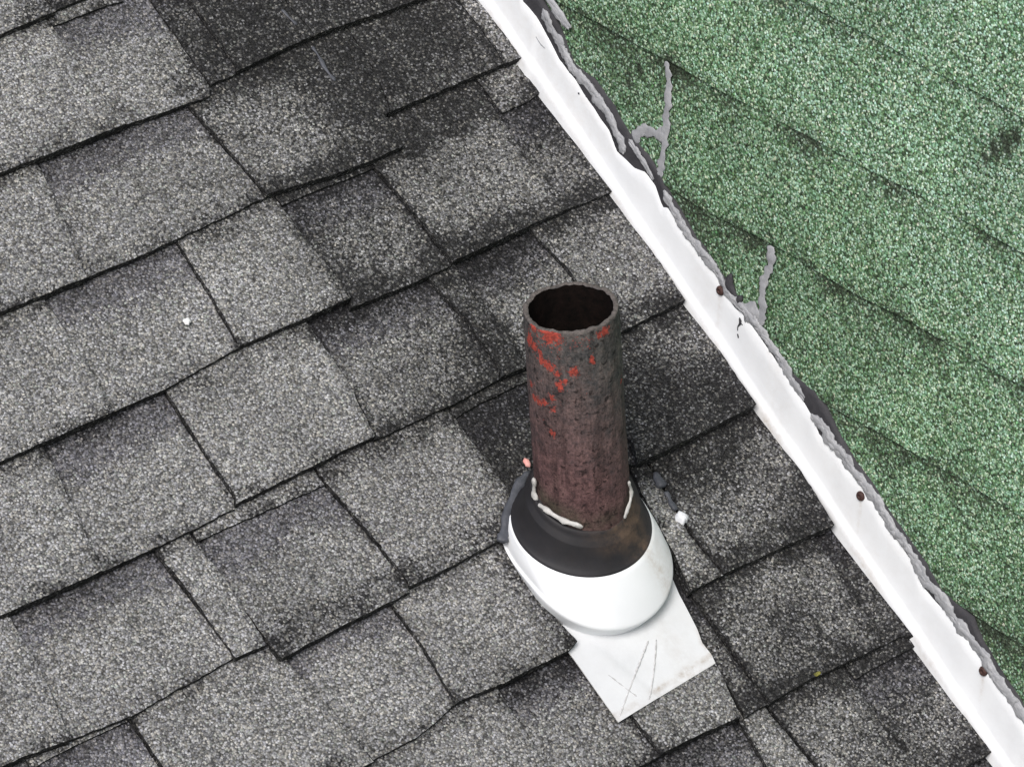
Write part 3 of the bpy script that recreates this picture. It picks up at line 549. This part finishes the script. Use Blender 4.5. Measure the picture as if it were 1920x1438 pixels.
# ------------------------------------------------------------------ dormer wall clad in green granules
dormer = thing('dormer_wall', 'dormer side wall clad in green mineral granules, beyond the white flashing', 'wall', wall_pt(0, 0))
D0 = wall_pt(0, 0)
def wall_panel():
    v0, v1, top = -1.4, 1.6, 1.5
    V = []
    for off in (-0.001, -0.12):
        for v, h in ((v0, -0.05), (v1, -0.05), (v1, top - v1 * SP), (v0, top - v0 * SP)):
            V.append(wall_pt(v, h, off))
    F = [(0, 1, 2, 3), (4, 7, 6, 5), (0, 4, 5, 1), (1, 5, 6, 2), (2, 6, 7, 3), (3, 7, 4, 0)]
    mesh_obj('wall_panel', V, F, ASPHALT, dormer, origin=D0)
wall_panel()
def zline(k, v):
    return 0.2045 + 0.1285 * k + 0.045 * v + 0.004 * nz(v, k * 3.1, 9.0)
for k in range(-6, 10):
    mb = MB()
    fine = -4 <= k <= 4
    ds = 0.007 if fine else 0.02
    vs = np.arange(-0.75 if fine else -1.3, 0.75 if fine else 1.5, ds)
    nt_ = int(0.145 / ds) + 1
    V, soil, H, fresh = [], [], [], []
    for j in range(nt_):
        t = j * ds
        for v in vs:
            v = float(v)
            h = zline(k, v) - v * SP + t
            off = 0.0044 - 0.0036 * t / 0.1285 + 0.0012 * nz(v, t + k, 11.0)
            if j == 0:
                h += 0.0015 * nz(v, k, 120.0)
            V.append(wall_pt(v, h, off))
            d = math.hypot(h, 0)
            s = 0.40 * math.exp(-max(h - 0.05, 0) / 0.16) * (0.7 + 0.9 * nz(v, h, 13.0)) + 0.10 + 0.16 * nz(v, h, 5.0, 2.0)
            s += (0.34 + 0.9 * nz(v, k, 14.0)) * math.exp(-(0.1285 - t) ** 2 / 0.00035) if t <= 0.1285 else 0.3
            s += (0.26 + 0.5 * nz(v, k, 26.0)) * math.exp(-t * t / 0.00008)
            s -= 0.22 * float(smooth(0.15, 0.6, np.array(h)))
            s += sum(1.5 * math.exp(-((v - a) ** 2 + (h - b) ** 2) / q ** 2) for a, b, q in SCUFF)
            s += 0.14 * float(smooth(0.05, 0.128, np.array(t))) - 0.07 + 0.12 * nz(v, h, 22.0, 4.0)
            soil.append(s)
            fresh.append(0.95 * float(smooth(0.16, 0.55, np.array(h))) + 0.5 * nz(v, h, 7.0, 6.0))
            H.append(h)
    nv = len(vs)
    F = []
    for j in range(nt_ - 1):
        for i in range(nv - 1):
            q = (j * nv + i, j * nv + i + 1, (j + 1) * nv + i + 1, (j + 1) * nv + i)
            if max(H[a] for a in q) > -0.03:
                F.append(q)
    if not F:
        continue
    mb.add(V, F, soil=soil, band=fresh)
    lo = []
    for i in range(nv):
        p = Vector(V[i]) + WN * 0.004
        lo.append(tuple(p))
    E2 = [(i, i + nv, i + 1 + nv, i + 1) for i in range(nv - 1) if H[i] > -0.03]
    if E2:
        mb.add(V[:nv] + lo, E2, soil=[0.8] * (2 * nv))
    mb.build('green_shingle_course', GREEN, dormer, origin=D0)

# ------------------------------------------------------------------ white flashing along the foot of the wall
flash = thing('wall_flashing', 'long white metal flashing strip screwed along the foot of the green wall', 'flashing', wall_pt(0, 0, 0.004))
F0 = wall_pt(0, 0, 0.004)
wt = sorted(WHITE_TOP)
wv, wh = np.array([a for a, _ in wt]), np.array([b for _, b in wt])
def white_top(v):
    return float(np.interp(v, wv, wh)) if wv[0] < v < wv[-1] else 0.066
strip_ob = None
def strip():
    global strip_ob
    vs = np.arange(-1.4, 1.6, 0.004)
    prof = [(-0.022, 0.0112), (-0.006, 0.0110), (0.004, 0.0108), (0.009, 0.0104), (0.0125, 0.0090), (0.0150, 0.0072), (0.020, 0.0062)]
    V, dirt = [], []
    for v in vs:
        v = float(v)
        top = max(white_top(v), 0.04)
        w = (0.0013 if v > 0.478 else 0.0) + 0.0011 * nz(v, 0, 12.0) + 0.0006 * nz(v, 0, 40.0)
        rows = [(h, o) for h, o in prof] + [(0.020 + (top - 0.0205) * f, 0.0062 - 0.0006 * f) for f in (0.35, 0.7, 1.0)] + [(top + 0.0006, 0.0048), (top + 0.0004, 0.0015)]
        for h, o in rows:
            V.append(wall_pt(v, h, o + w))
            dirt.append(0.05 + 0.16 * max(0, nz(v, h, 14.0) + 0.1) + 0.30 * math.exp(-((h - top + 0.004) / 0.004) ** 2) * max(0, nz(v, 3.0, 30.0)) + 0.55 * math.exp(-((h - 0.004) / 0.006) ** 2) * max(0, 0.3 + nz(v, 1.0, 18.0)) + sum(0.75 * math.exp(-((v - sv) / 0.0028) ** 2) * (1.0 if h < sh - 0.004 else 0.1) * math.exp(-max(sh - h, 0) / 0.022) for sv, sh in SCREWS))
    m = len(prof) + 5
    F = [(i * m + j, (i + 1) * m + j, (i + 1) * m + j + 1, i * m + j + 1) for i in range(len(vs) - 1) for j in range(m - 1)]
    strip_ob = mesh_obj('metal_strip', V, F, WHITE, flash, True, {'dirt': dirt}, F0)
strip()

def tar_shade_band():  # dark strip: exposed bitumen with the gap shadow painted in as black
    tt = sorted(TAR_SHADE_TOP)
    tv, th = np.array([a for a, _ in tt]), np.array([b for _, b in tt])
    vs = np.arange(-1.4, 1.6, 0.004)
    V, F = [], []
    for v in vs:
        v = float(v)
        lo = max(white_top(v), 0.04) - 0.006
        hi = float(np.interp(v, tv, th)) if tv[0] < v < tv[-1] else 0.082
        hi = max(hi, lo + 0.004) + 0.0016 * nz(v, 5.0, 140.0) + 0.0012 * nz(v, 9.0, 50.0)
        for f, o in ((0, 0.0044), (0.3, 0.0052), (0.7, 0.0052), (0.95, 0.0050), (1.0, 0.0012)):
            V.append(wall_pt(v, lo + (hi - lo) * f, o + 0.0008 * nz(v, f, 60.0)))
    F = [(i * 5 + j, (i + 1) * 5 + j, (i + 1) * 5 + j + 1, i * 5 + j + 1) for i in range(len(vs) - 1) for j in range(4)]
    mesh_obj('tar_shade_band', V, F, TAR_SHADE, flash, True, None, F0)
tar_shade_band()
OUT = tuple(-WN)
for i, line in enumerate(BEADS):
    mb = MB()
    r = (0.0044, 0.0054, 0.0028, 0.0050, 0.0058)[i]
    if i == 4:
        line = line + [(line[-1][0] - 0.25, 0.078), (line[-1][0] - 0.6, 0.078), (line[-1][0] - 0.95, 0.078)]
    if i == 0:
        line = [(1.5, 0.075), (1.0, 0.075)] + line
    pts = [wall_pt(v, h, 0.0060) for v, h in line]
    sb = 10 if i else 14
    tube(mb, pts, r, OUT, flat=0.26, bump=0.22, seed=i * 7.7, sub=sb, freq=60.0, rag=0.8, wave=0.0)
    # folds where the gun doubled back over the first run
    for q, (dh, rr) in enumerate(((0.0016, 0.55), (-0.0018, 0.45))):
        p2 = [wall_pt(v, h + dh + 0.0022 * nz(v, q + i, 55.0), 0.0066) for v, h in line]
        tube(mb, p2, r * rr, OUT, flat=0.45, bump=0.42, seed=i * 5.1 + q * 9.0, sub=sb, freq=(70.0, 45.0)[q], rag=0.9, wave=0.25)
    mb.build('sealant_bead', SEALANT, flash, True, F0)
for i, (v, h) in enumerate(SCREWS):
    mb = MB()
    c = Vector(wall_pt(v, h, 0.0058))
    n = Vector(OUT)
    a = n.cross(Vector((0, 0, 1))).normalized()
    b2 = n.cross(a)
    seg = 24
    rings = []
    for r, z in ((0.0050, 0.0), (0.0050, 0.0012), (0.0044, 0.0024), (0.0030, 0.0032), (0.0016, 0.0034), (0.0013, 0.0022), (0.0001, 0.0020)):
        rings.append([c + n * z + (a * math.cos(2 * math.pi * j / seg) + b2 * math.sin(2 * math.pi * j / seg)) * r for j in range(seg)])
    V, F = lathe_rings(rings)
    mb.add(V, F)
    mb.build('screw', SCREW_MAT, flash, True, F0)
for i, line in enumerate(TARMARKS):
    mb = MB()
    tube(mb, [wall_pt(v, h, 0.0060) for v, h in line], (0.0010, 0.0007, 0.0009, 0.0012, 0.0006)[i], OUT, flat=0.4, bump=0.35, seed=i * 3.1, sub=5)
    mb.build('tar_mark', TAR_SHADE if i < 4 else SEALANT, strip_ob, True, F0)
mb = MB()
tube(mb, [wall_pt(v, h, 0.005) for v, h in TARCURL], 0.0045, OUT, flat=0.6, bump=0.3, seed=4.0)
mb.build('tar_curl', TAR_SHADE, flash, True, F0)

# sealant smeared up the green wall
def smear(lines, radii, label):
    base = wall_pt(*lines[0][-1], 0.004)
    mb = MB()
    for j, (ln, r) in enumerate(zip(lines, radii)):
        tube(mb, [wall_pt(v, h, 0.0046) for v, h in ln], r, OUT, flat=0.16, rag=0.95, wave=0.2, bump=0.30, seed=j * 5 + r * 1000, sub=7, freq=80.0, taper=(0.45, 0.35))
    o = mb.build('sealant_smear', SEALANT, None, True, base)
    o.location = base
    tag(o, label, 'sealant', 'sealant smears on the green wall')
    return o
smear(SMEARS[:2], (0.0042, 0.0066), 'tall grey sealant smear with a side branch, high on the green wall')
smear(SMEARS[2:], (0.0048, 0.0105), 'grey sealant smear running down the green wall to the screw side of the flashing')

# ------------------------------------------------------------------ vent pipe
def pipe():
    t = thing('vent_pipe', 'rusty iron vent pipe with flakes of red paint and an open top', 'pipe', (0, 0, 0))
    seg, H0, H1 = 150, -0.10, 0.287
    nzs = 120
    R0 = 0.0450
    V, paint, ring = [], [], []
    zs = np.linspace(H0, H1, nzs)
    def rough(th, z):
        x, y = math.cos(th), math.sin(th)
        return 0.0005 * noise.noise(Vector((x * 3, y * 3, z * 60))) + 0.00035 * noise.noise(Vector((x * 10, y * 10, z * 220)))
    def lip(th):
        x, y = math.cos(th), math.sin(th)
        return 0.0016 * noise.noise(Vector((x * 3.5, y * 3.5, 2))) + 0.0012 * noise.noise(Vector((x * 11, y * 11, 5)))
    rings = []
    for z in zs:
        rr = []
        for j in range(seg):
            th = 2 * math.pi * j / seg
            e = max(0.0, (z - (H1 - 0.02)) / 0.02)
            r = R0 + rough(th, z) - 0.0004 * e
            zz = z + lip(th) * e
            rr.append((r * math.cos(th), r * math.sin(th), zz))
            s = 0.0
            for px, py, pz, pr in PIPE_PAINT:
                d2 = (rr[-1][0] - px) ** 2 + (rr[-1][1] - py) ** 2 + (zz - pz) ** 2
                s = max(s, 0.78 * math.exp(-d2 / (0.95 * pr * pr)))
            s += 0.26 * math.exp(-((zz - H1 + 0.012) / 0.010) ** 2) * (1 if rr[-1][1] < 0.01 else 0.3)
            s += 0.24 * max(0.0, -math.cos(th - 0.35)) * float(smooth(0.10, 0.2, np.array(zz)))
            paint.append(s)
            zc = 0.085 + 0.47 * rr[-1][1]
            ring.append(math.exp(-((zz - zc - 0.007) / 0.011) ** 2))
        rings.append(rr)
    for rin, dz in ((0.0438, 0.0006), (0.0412, 0.0008), (0.0398, -0.0004)):
        rr = []
        for j in range(seg):
            th = 2 * math.pi * j / seg
            r = rin + 0.0010 * noise.noise(Vector((math.cos(th) * 7, math.sin(th) * 7, rin * 900)))
            rr.append((r * math.cos(th), r * math.sin(th), H1 + dz + lip(th)))
            paint.append(0.05)
            ring.append(0.0)
        rings.append(rr)
    Vv, F = lathe_rings(rings)
    mesh_obj('pipe_wall', Vv, F, IRON, t, True, {'paint': paint, 'ring': ring})
    # bore
    rings = []
    for z in np.linspace(H1 - 0.0006, H0, 40):
        rr = []
        for j in range(96):
            th = 2 * math.pi * j / 96
            r = 0.0394 + 0.0009 * noise.noise(Vector((math.cos(th) * 6, math.sin(th) * 6, z * 90)))
            rr.append((r * math.cos(th), r * math.sin(th), z + (lip(th) if z > H1 - 0.01 else 0)))
        rings.append(rr)
    Vv, F = lathe_rings(rings)
    b = len(Vv)
    F.append(tuple(range(b - 96, b)))
    mesh_obj('bore', Vv, F, BORE, t, True)
    for i, line in enumerate(RINGBEADS):
        mb = MB()
        cx = Vector((line[len(line) // 2][0], line[len(line) // 2][1], 0)).normalized()
        tube(mb, line, (0.0025, 0.0019)[i], cx + Vector((0, 0, 0.5)), flat=0.8, bump=0.22, seed=i * 2.2, sub=5, freq=150.0, taper=(0.7, 0.6))
        mb.build('sealant_bead', PALE_SEALANT, t, True)
    return t
BORE = simple_mat('near_black_bore', [(0.3, (0.002, 0.0018, 0.0016)), (0.7, (0.010, 0.006, 0.005))], 120.0, 0.9, 0.002, 200.0, 0.1)  # inside of the pipe coloured near-black
pipe()

# ------------------------------------------------------------------ pipe boot
def boot():
    base_c = (-0.0005, -0.0105)
    t = thing('pipe_boot', 'white metal pipe boot with black rubber collar around the rusty pipe', 'pipe boot', (0, 0, 0))
    seg = 120
    def ring_roof(r, n, cx=base_c[0], cy=base_c[1]):
        out = []
        for j in range(seg):
            c, s = math.cos(2 * math.pi * j / seg), math.sin(2 * math.pi * j / seg)
            if s > 0:       # drawn out up the slope: straight flanks
                x, y = r * math.copysign(abs(c) ** 0.667, c), (r + 0.026) * s ** 0.667
            else:
                x, y = r * c, r * s
            v = cy + y
            out.append(roof_to_world(cx + x, v, n * (1 - 0.8 * float(smooth(-0.04, 0.06, np.array(v))))))
        return out
    def ring_tilt(r, ang, cy, cz):
        a = math.radians(ang)
        out = []
        for j in range(seg):
            th = 2 * math.pi * j / seg
            x, q = r * math.cos(th), r * math.sin(th)
            out.append((x, cy + q * math.cos(a), cz + q * math.sin(a)))
        return out
    # base plate: thin sheet, right edge chewed
    lo_l, lo_m, lo_r = PLATE[0], PLATE[1], PLATE[2]
    rightline = PLATE[2:]
    left = [(lo_m[0], lo_m[1]), (lo_l[0], lo_l[1]), (lo_l[0] + 0.002, -0.058), (-0.056, -0.04), (-0.05, 0.09)]
    right = list(rightline) + [(0.078, 0.09)]
    ny, nx = 90, 50
    tt = np.linspace(0, 1, ny)
    L, Rr = resample(left, tt), resample(right, tt)
    V, dirt = [], []
    for j in range(ny):
        for i in range(nx):
            s = i / (nx - 1)
            u, v = L[j] * (1 - s) + Rr[j] * s
            rel = (v - (V0 - 7 * E)) / E
            n = T_TOP + 0.0012 - SLOPE * min(rel, 1.02) - 0.0035 * float(smooth(-0.045, 0.0, np.array(v)))
            fold = (u - lo_l[0]) - 0.030 + (v + 0.09) * 0.32
            n += 0.0016 * (1 - float(smooth(-0.004, 0.004, np.array(fold)))) * float(smooth(-0.005, 0.01, np.array(-0.075 - v))) * 0.5
            n += 0.0009 * nz(u, v, 16.0)
            V.append(roof_to_world(u, v, n))
            db = math.exp(-((v - L[0][1] - (Rr[0][1] - L[0][1]) * s - 0.008) / 0.0035) ** 2)
            d = 1.1 * db * max(0, 0.45 + 1.2 * nz(u, v, 40.0)) + 0.35 * math.exp(-(v - L[0][1] - (Rr[0][1] - L[0][1]) * s) / 0.004)
            d += 0.16 * math.exp(-((u - 0.022 - 0.2 * nz(v, 1, 12.0) * 0.05) / 0.012) ** 2) + 0.06
            d += 0.9 * float(smooth(0.965, 1.0, np.array(s))) * math.exp(-((v + 0.127) / 0.016) ** 2)
            dirt.append(d)
    idx = lambda i, j: j * nx + i
    F = [(idx(i, j), idx(i + 1, j), idx(i + 1, j + 1), idx(i, j + 1)) for j in range(ny - 1) for i in range(nx - 1)]
    b = len(V)
    loop = [idx(0, j) for j in range(ny - 1, -1, -1)] + [idx(i, 0) for i in range(1, nx)] + [idx(nx - 1, j) for j in range(1, ny)]
    down = Vector(roof_to_world(0, 0, -0.0012))
    V2 = [V[q] for q in loop] + [tuple(Vector(V[q]) + down) for q in loop]
    m = len(loop)
    F2 = [tuple(b + x for x in (i, i + m, i + 1 + m, i + 1)) for i in range(m - 1)]
    plate_ob = mesh_obj('base_plate', V + V2, F + F2, WHITE_WORN, t, True, {'dirt': dirt + [0.7] * len(V2)})
    # formed cone: flange fillet, short skirt, shoulder, then a straight cone up to the collar
    rings = [ring_roof(0.0722, -0.0010), ring_roof(0.0722, 0.0030), ring_roof(0.0725, 0.0050), ring_roof(0.0733, 0.0100), ring_roof(0.0742, 0.0150), ring_roof(0.0748, 0.0190), ring_roof(0.0748, 0.0208), ring_roof(0.0740, 0.0224)]
    top = ring_tilt(0.0694, 18, 0.0045, 0.0400)
    sh = ring_roof(0.0728, 0.0236)
    for f in np.linspace(0, 1, 12):
        rings.append([tuple(Vector(a) * (1 - f) + Vector(c) * f + Vector((a[0], a[1] - base_c[1], 0)).normalized() * 0.0012 * math.sin(f * math.pi)) for a, c in zip(sh, top)])
    rings.append(ring_tilt(0.0672, 18, 0.0048, 0.0408))
    V, F = lathe_rings(rings)
    dirt = []
    for x, y, z in V:
        th = math.atan2(y, x)
        dirt.append(0.42 * math.exp(-((th + 1.02) / 0.10) ** 2) + 0.22 * math.exp(-((th + 0.75) / 0.35) ** 2))
    mesh_obj('cone', V, F, WHITE, t, True, {'dirt': dirt})
    # rubber collar, dished and rising to a neck on the pipe
    rings = [ring_tilt(0.0672, 18, 0.0048, 0.0375), ring_tilt(0.0682, 18, 0.0048, 0.0415), ring_tilt(0.0676, 18, 0.0048, 0.0432)]
    a0 = (0.0672, 18.2, 0.0047, 0.0436)
    a1 = (0.0535, 25.2, 0.0, 0.0720)
    for f in np.linspace(0.04, 1, 22):
        gz = f ** 1.55
        r = a0[0] * (1 - f) + a1[0] * f
        rings.append(ring_tilt(r / math.cos(math.radians(25.2 * f)) ** (0.5 * f), a0[1] * (1 - f) + a1[1] * f, a0[2] * (1 - f), a0[3] * (1 - gz) + a1[3] * gz))
    for rr, zz in ((0.0518, 0.0745), (0.0512, 0.0790), (0.0506, 0.0815), (0.0494, 0.0828), (0.0478, 0.0826), (0.0464, 0.0815)):
        rings.append(ring_tilt(rr, 25.2, 0.0, zz))
    rings.append(ring_tilt(0.0452, 25.2, 0.0, 0.0830))
    V, F = lathe_rings(rings)
    dirt = []
    for x, y, z in V:
        th = math.atan2(y, x)
        r = math.hypot(x, y)
        d = 1.0 * math.exp(-((th + 0.95) / 0.36) ** 2) * float(smooth(0.068, 0.056, np.array(r))) if r else 0
        d += 0.85 * float(smooth(0.0540, 0.0510, np.array(r))) * math.exp(-((th + 1.35) / 0.6) ** 2)
        dirt.append(d + 0.05)
    mesh_obj('rubber_collar', V, F, RUBBER, t, True, {'dirt': dirt})
    mb = MB()
    nrm = roof_to_world(0, 0, 1)
    tube(mb, [roof_to_world(u, v, 0.0165) for u, v in BOOTBEAD], 0.0046, nrm, flat=0.6, bump=0.2, seed=3.0, sub=6, freq=90.0, taper=(0.6, 0.7))
    mb.build('sealant_bead', DARK_SEALANT, t, True)
    for i, line in enumerate(SCRATCHES):
        mb = MB()
        pts = []
        for u, v in line:
            rel = (v - (V0 - 7 * E)) / E
            pts.append(roof_to_world(u, v, T_TOP + 0.0021 - SLOPE * rel + 0.0009 * nz(u, v, 16.0)))
        tube(mb, pts, (0.0008, 0.0007, 0.0005)[i], nrm, flat=0.5, bump=0.4, seed=i * 1.7, sub=8, freq=300.0)
        mb.build('scratch', PENCIL, plate_ob, True)
    return t
boot()

# ------------------------------------------------------------------ bits lying on the shingles
def surf(u, v):
    k = math.ceil((V0 - v) / E)
    return T_TOP - SLOPE * ((v - (V0 - k * E)) / E)
nrm = roof_to_world(0, 0, 1)
def dab(line, rad, mat, label, drop=0.0):
    base = roof_to_world(*line[-1], surf(*line[-1]) - drop)
    mb = MB()
    tube(mb, [roof_to_world(u, v, surf(u, v) - drop + 0.0008) for u, v in line], rad, nrm, flat=0.7, bump=0.3, seed=rad * 999, sub=6, freq=110.0, taper=(0.55, 0.5))
    o = mb.build('sealant_dab', mat, None, True, base)
    o.location = base
    return tag(o, label, 'sealant', 'sealant dabs in the shingle joints')
dab(DABS[0], 0.0036, DARK_SEALANT, 'dark grey sealant dab in the joint beside the pipe, nearer the ridge')
dab(DABS[1], 0.0029, DARK_SEALANT, 'dark grey sealant dab in the joint just above the white sealant blob')
dab(DABS[2], 0.0019, DARK_SEALANT, 'long thin grey sealant streak in a joint of the blackened shingles')
dab(DABS[3], 0.0016, DARK_SEALANT, 'short faint grey sealant streak on the blackest shingle at the top edge')

def lump(name, uv, size, h, mat, label, cat, seed, lift=0.0, rot=0.0):
    """an irregular little lump lying on the shingles"""
    u0, v0 = uv
    z0 = surf(u0, v0) + lift - 0.0006
    base = roof_to_world(u0, v0, z0)
    rings, seg = [], 16
    for f in (0.0, 0.25, 0.5, 0.75, 0.93):
        rr = []
        for j in range(seg):
            a = 2 * math.pi * j / seg
            k = math.cos(f * math.pi / 2) ** 0.7 * (1 + 0.55 * noise.noise(Vector((math.cos(a) * 1.6 + seed, math.sin(a) * 1.6, f))))
            x, y = size[0] * k * math.cos(a), size[1] * k * math.sin(a)
            x, y = x * math.cos(rot) - y * math.sin(rot), x * math.sin(rot) + y * math.cos(rot)
            rr.append(roof_to_world(u0 + x, v0 + y, z0 + h * math.sin(f * math.pi / 2)))
        rings.append(rr)
    V, F = lathe_rings(rings)
    b = len(V)
    F.append(tuple(range(b - seg, b)))
    o = mesh_obj(name, V, F, mat, None, True, None, base)
    o.location = base
    return tag(o, label, cat)
lump('sealant_blob', SPECKS[0], (0.0058, 0.0072), 0.006, WHITE_SEALANT, 'white lump of sealant on the dark shingle right of the pipe boot', 'sealant', 2.0)
lump('paint_chip', SPECKS[1], (0.0028, 0.0052), 0.003, PINK, 'small pink paint chip on the black shingle left of the pipe foot', 'paint chip', 4.0)
lump('white_fleck', SPECKS[2], (0.0040, 0.0034), 0.0025, FLECK, 'white fleck on the pale grey shingle left of the pipe', 'fleck', 1.0)
lump('white_fleck', SPECKS[3], (0.0018, 0.0018), 0.002, FLECK, 'tiny white fleck on the shingle behind the open top of the pipe', 'fleck', 6.0)
lump('lichen_patch', SPECKS[4], (0.0050, 0.0022), 0.0014, LICHEN, 'small yellow lichen patch on a shingle butt edge', 'lichen', 3.0)
lump('paint_chip', SPECKS[5], (0.0032, 0.0012), 0.0014, PALE_SEALANT, 'pale chip on the shingle butt edge at the left of the roof', 'paint chip', 8.0)

# ------------------------------------------------------------------ ground far below the roof
gd = mesh_obj('ground', [(-60, -60, -4.5), (60, -60, -4.5), (60, 60, -4.5), (-60, 60, -4.5)], [(0, 1, 2, 3)], GROUND)
gd['kind'] = 'structure'
